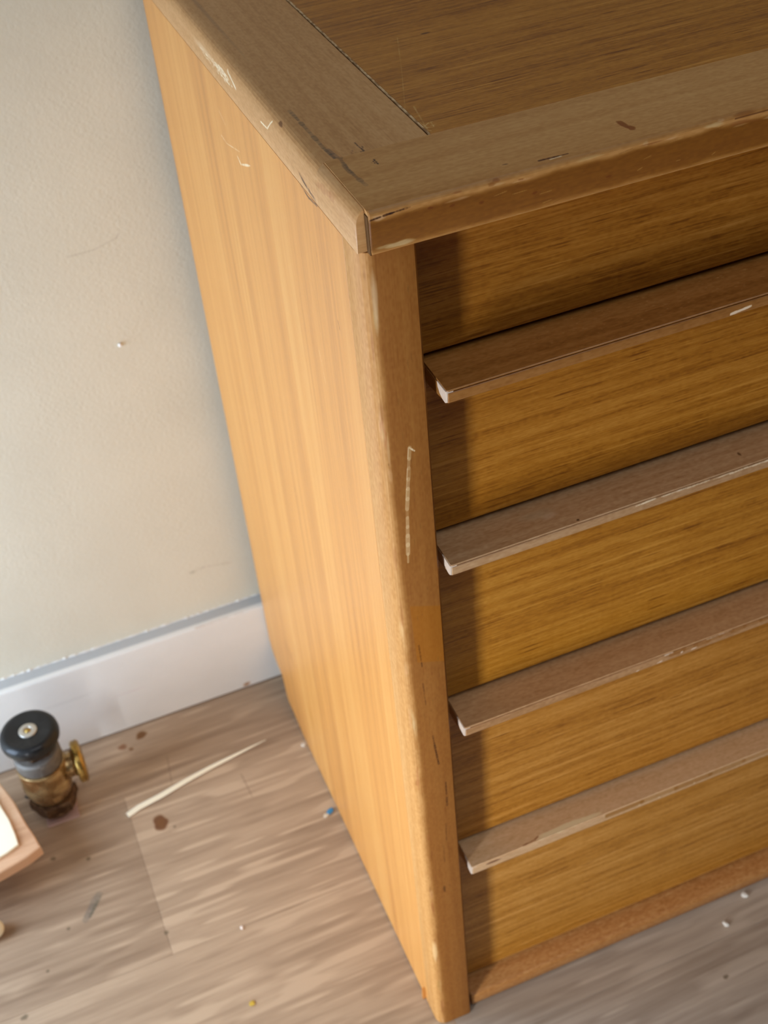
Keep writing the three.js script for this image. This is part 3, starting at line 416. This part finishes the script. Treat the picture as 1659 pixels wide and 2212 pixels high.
// ------------------------------------------------------------------ radiator valve on the floor by the wall
{
  const V = group('radiator_valve', [-0.2495, 0, -0.3605]); tag(V, 'old brass radiator valve with a black hand wheel, rising from the floor by the baseboard', 'valve');
  const rough = texture(canvasOf(256, 256, (x, y) => { const n = 90 + 130 * fbm(x / 18, y / 18, 7); return [n, n, n]; }), false);
  const tarn = (a, b2, s) => texture(canvasOf(256, 256, (x, y) => { const t = smooth(0.35, 0.7, fbm(x / 22, y / 30, s)); return hex(a).map((v, k) => v + (hex(b2)[k] - v) * t); }));
  const brass = new THREE.MeshStandardMaterial({ map: tarn(0xc2a676, 0x8f7048, 3), metalness: 0.8, roughnessMap: rough, roughness: 0.48 });
  const gold = new THREE.MeshStandardMaterial({ map: tarn(0xc4a45c, 0x94743a, 5), metalness: 0.9, roughnessMap: rough, roughness: 0.5 });
  const dull = new THREE.MeshStandardMaterial({ map: tarn(0x7a5f44, 0x4e3826, 6), metalness: 0.7, roughness: 0.5 });
  const grey = new THREE.MeshStandardMaterial({ map: tarn(0x76716b, 0x625c55, 9), metalness: 0.35, roughness: 0.6 });
  const black = new THREE.MeshPhysicalMaterial({ map: tarn(0x0f1012, 0x1c1d1e, 8), roughness: 0.5, specularIntensity: 0.5, clearcoat: 0.35, clearcoatRoughness: 0.12 });
  const hexNut = (r, y0, y1, turn, cut) => { const g = strip(Array.from({ length: 6 }, (_, i) => [r * Math.cos(i * Math.PI / 3 + turn), r * Math.sin(i * Math.PI / 3 + turn)]), 'y', y0, y1, { ends: cut, crease: 0.2, Lu: 0.05, Lv: 0.05 }); return g; };
  mesh('pipe', lathe([[0.0001, -0.004], [0.0125, -0.004], [0.0125, 0.014], [0.0001, 0.014]], 32), dull, V);
  mesh('union_nut', merge([hexNut(0.0238, 0.0135, 0.0265, 0.95, 0.0016), lathe([[0.0001, 0.0095], [0.0195, 0.0095], [0.0208, 0.0125], [0.0205, 0.016], [0.0001, 0.016]], 40)]), dull, V);
  mesh('valve_body', lathe([[0.0001, 0.026], [0.0165, 0.026], [0.0185, 0.0285], [0.0205, 0.033], [0.0228, 0.04], [0.0238, 0.048], [0.0236, 0.056], [0.0228, 0.066], [0.0222, 0.0705], [0.0228, 0.072], [0.0228, 0.0745], [0.0001, 0.0745]], 56), brass, V);
  const side = (pts) => { const g = lathe(pts, 48); g.rotateZ(-Math.PI / 2); g.translate(0, 0.056, 0); return g; };
  mesh('outlet_neck', side([[0.0001, 0.012], [0.0145, 0.012], [0.0128, 0.02], [0.0122, 0.026], [0.0142, 0.0305], [0.0001, 0.0305]]), brass, V);
  mesh('outlet_ring', side([[0.0115, 0.0295], [0.0185, 0.0295], [0.0206, 0.0305], [0.021, 0.0322], [0.0206, 0.0338], [0.021, 0.0348], [0.0208, 0.0366], [0.019, 0.038], [0.0165, 0.0384], [0.014, 0.0372], [0.0132, 0.034], [0.0115, 0.0295]]), gold, V);
  mesh('collar', lathe([[0.0001, 0.0742], [0.0205, 0.0742], [0.0218, 0.0754], [0.0222, 0.077], [0.0222, 0.0875], [0.0214, 0.0895], [0.019, 0.091], [0.0001, 0.091]], 48), grey, V);
  mesh('packing_nut', hexNut(0.0165, 0.0905, 0.0985, 0.85, 0.0012), dull, V);
  mesh('stem', lathe([[0.0001, 0.093], [0.0052, 0.093], [0.0052, 0.106], [0.0001, 0.106]], 24), dull, V);
  const wheel = mesh('hand_wheel', lathe([[0.0001, 0.1025], [0.009, 0.1025], [0.013, 0.104], [0.021, 0.104], [0.0252, 0.1052], [0.0272, 0.1085], [0.0277, 0.112], [0.0272, 0.1155], [0.0256, 0.1182], [0.0228, 0.1196], [0.0205, 0.1198], [0.014, 0.119], [0.0085, 0.1184], [0.0001, 0.1184]], 72), black, V);
  tag(wheel, 'round black plastic hand wheel');
  const silver = new THREE.MeshStandardMaterial({ color: 0xc9c4ba, metalness: 0.75, roughness: 0.35 });
  tag(mesh('washer', lathe([[0.0032, 0.1182], [0.0082, 0.1182], [0.0087, 0.119], [0.008, 0.1198], [0.0045, 0.1202], [0.0032, 0.1196], [0.0032, 0.1182]], 32), silver, wheel), 'silver washer in the middle of the wheel');
  mesh('screw', merge([lathe([[0.0001, 0.118], [0.003, 0.118], [0.003, 0.1195], [0.0018, 0.1204], [0.0001, 0.1206]], 20)]), gold, wheel);
}
{ // square infill piece of floor round the valve's pipe
  const g = chamferBox(-0.2632, -0.2316, 0.0004, 0.0022, -0.385, -0.3412, 0.0004, (x, y, z) => [(x + 0.05) * 1.16, z * 1.6]);
  const m = mesh('floor_patch', g, new THREE.MeshPhysicalMaterial({ map: texture(woodCanvas(128, 128, 0.06, 0.06, { ...VENEER, dark: 0xa88a80, mid: 0xc4a39a, light: 0xd3b5ac }, 5)), roughness: 0.5 }), scene, [-0.2474, 0, -0.363]); m.position.set(-0.2474, 0, -0.363);
  tag(m, 'small pinkish square wood piece set under the radiator valve', 'wood piece');
}

// ------------------------------------------------------------------ loose things on the floor
{ // pale-topped board at the left edge of the picture
  const V = group('wooden_board', [-0.34, 0, -0.345]); tag(V, 'corner of a tan wooden board with sloped edges and cream top, beside the valve', 'board');
  const O = [[-0.32, -0.46 + 0.05], [-0.2985, -0.4105], [-0.2956, -0.4007], [-0.2867, -0.3719], [-0.2799, -0.3389], [-0.2754, -0.3223], [-0.2723, -0.3077], [-0.2858, -0.3017], [-0.2995, -0.2981], [-0.313, -0.2951], [-0.34, -0.29], [-0.4, -0.284], [-0.4, -0.41]];
  const I = [[-0.325, -0.398], [-0.3055, -0.397], [-0.3002, -0.3723], [-0.2943, -0.3487], [-0.2918, -0.33], [-0.291, -0.3165], [-0.3015, -0.3118], [-0.3106, -0.3094], [-0.34, -0.304], [-0.385, -0.3], [-0.385, -0.398]];
  const lift = ([x, z]) => [-0.17 + (x + 0.17) * 0.9705, 0.5177 + (z - 0.5177) * 0.9705], O2 = O.map(lift), I2 = I.map(lift);
  const slab = (pts, y0, y1, bev) => { const s = new THREE.Shape(pts.map(([x, z]) => new THREE.Vector2(x + 0.34, -(z + 0.345)))); const g = new THREE.ExtrudeGeometry(s, { depth: y1 - y0 - 2 * bev, bevelEnabled: true, bevelThickness: bev, bevelSize: bev * 0.8, bevelOffset: -bev * 0.8, bevelSegments: 3 }); g.rotateX(-Math.PI / 2); g.translate(0, y0 + bev, 0); return g; };
  const tan = wood(texture(woodCanvas(512, 256, 0.3, 0.15, { ...VENEER, dark: 0xb98a66, mid: 0xd3a681, light: 0xe2bd9a }, 121)), 0.6); tan.map.repeat.set(3, 6);
  mesh('board_base', slab(O2, 0.037, 0.05, 0.0022), tan, V);
  for (const [x, z] of [[-0.05, -0.02], [-0.05, 0.045], [-0.025, -0.03]]) mesh('foot', box(x - 0.012, x + 0.012, 0, 0.0378, z - 0.012, z + 0.012, 0.001), tan, V);
  const cream = new THREE.MeshStandardMaterial({ map: texture(canvasOf(128, 128, (x, y) => { const n = (noise(x / 30, y / 4, 3) - 0.5) * 14; return [250 + n * 0.3, 240 + n * 0.6, 214 + n]; })), roughness: 0.7 });  // cream, lighter than the tan base
  tag(mesh('pale_top', slab(I2, 0.0498, 0.0535, 0.0012), cream, V), 'pale cream top surface');
  const t = mesh('wood_offcut', (() => { const g = new THREE.CapsuleGeometry(0.0085, 0.05, 6, 20); g.rotateZ(Math.PI / 2 - 0.1); return g; })(), cream, scene); t.position.set(-0.354, 0.0115, -0.2455);
  tag(t, 'rounded cream wooden tip lying in front of the cream-topped board', 'wood offcut');
}
const debris = (name, geo, color, at, label, category, turn = 0, rough = 0.6) => { const m = mesh(name, geo, new THREE.MeshStandardMaterial({ color, roughness: rough }), scene); m.position.set(...at); m.rotation.y = turn; return tag(m, label, category); };
{ // long pale sliver
  const A = [[-0.1887, -0.3218], [-0.1765, -0.3262], [-0.1525, -0.3305], [-0.1265, -0.3371], [-0.1, -0.3425], [-0.0753, -0.3462], [-0.052, -0.3497], [-0.0367, -0.3517]], Wd = [0.0030, 0.0031, 0.003, 0.0027, 0.0023, 0.0016, 0.0008, 0.0002];
  const pos = [], idx = [], N = 8;
  A.forEach(([x, z], i) => { for (let k = 0; k < N; k++) { const a = k / N * Math.PI * 2; pos.push(x + 0.11 + Math.cos(a) * Wd[i] * 0.35, 0.0014 + Math.sin(a) * Math.min(Wd[i], 0.0013) + 0.0002 * Math.sin(i), z + 0.337 + Math.cos(a) * Wd[i]); } });
  for (let i = 0; i + 1 < A.length; i++) for (let k = 0; k < N; k++) { const a = i * N + k, b = i * N + (k + 1) % N; idx.push(a, b, a + N, b, b + N, a + N); }
  for (let k = 1; k + 1 < N; k++) { idx.push(0, k + 1, k); const e = (A.length - 1) * N; idx.push(e, e + k, e + k + 1); }
  let g = new THREE.BufferGeometry(); g.setAttribute('position', new THREE.Float32BufferAttribute(pos, 3)); g.setIndex(idx); g = g.toNonIndexed(); g.setAttribute('uv', new THREE.Float32BufferAttribute(new Float32Array(g.attributes.position.count * 2), 2)); fixWinding(g); g.computeVertexNormals();
  debris('wood_sliver', toCreasedNormals(g, 0.8), 0xfff7dc, [-0.11, 0, -0.337], 'long thin cream wood sliver tapering to a point, lying on the floor', 'splinter');
}
debris('paint_flake', crumb(0.0042, 0.0012, 0.0026, 3), 0x3f8fc0, [-0.0075, 0.001, -0.2413], 'tiny blue flake on the floor beside the chest', 'flake', 0.5);
debris('wood_crumb', crumb(0.003, 0.0012, 0.0022, 4), 0xd9cbb2, [-0.0128, 0.001, -0.2385], 'pale crumb touching the blue flake', 'crumb');
debris('wood_crumb', crumb(0.0032, 0.0015, 0.0022, 5), 0xd8cbb6, [-0.0035, 0.0012, -0.329], 'pale crumb against the back foot of the chest side', 'crumb');
debris('wood_crumb', crumb(0.0016, 0.001, 0.002, 6), 0xe6d6c8, [-0.1231, 0.0008, -0.1574], 'tiny whitish crumb in the middle of the bare floor', 'crumb');
debris('wood_crumb', crumb(0.0026, 0.0009, 0.0022, 7), 0xc9a83c, [-0.1367, 0.0008, -0.0846], 'tiny yellow crumb near the bottom edge of the floor', 'crumb');
debris('paint_chip', crumb(0.0028, 0.0016, 0.003, 8), 0xf0ece2, [0.2947, 0.0013, 0.0008], 'white chip on the floor close under the bottom rail', 'chip', 0.6);
debris('paint_chip', crumb(0.0018, 0.0014, 0.0032, 9), 0xf0ece2, [0.2639, 0.0012, 0.0177], 'narrow white chip farther out on the floor in front of the chest', 'chip', 0.2);
debris('wood_crumb', crumb(0.0018, 0.0018, 0.003, 10), 0x2a241e, [-0.2755, 0.0016, -0.3867], 'black speck between the valve and the board', 'crumb', 0.8);
{
  const n = mesh('wall_plug', crumb(0.0019, 0.0019, 0.0016, 12), new THREE.MeshStandardMaterial({ color: 0xf4f0e8, roughness: 0.5 }), scene); n.position.set(-0.0724, 0.4367, ZW + 0.0006); tag(n, 'small white raised filler spot on the wall left of the chest', 'wall plug');
}
renderer.render(scene, camera);
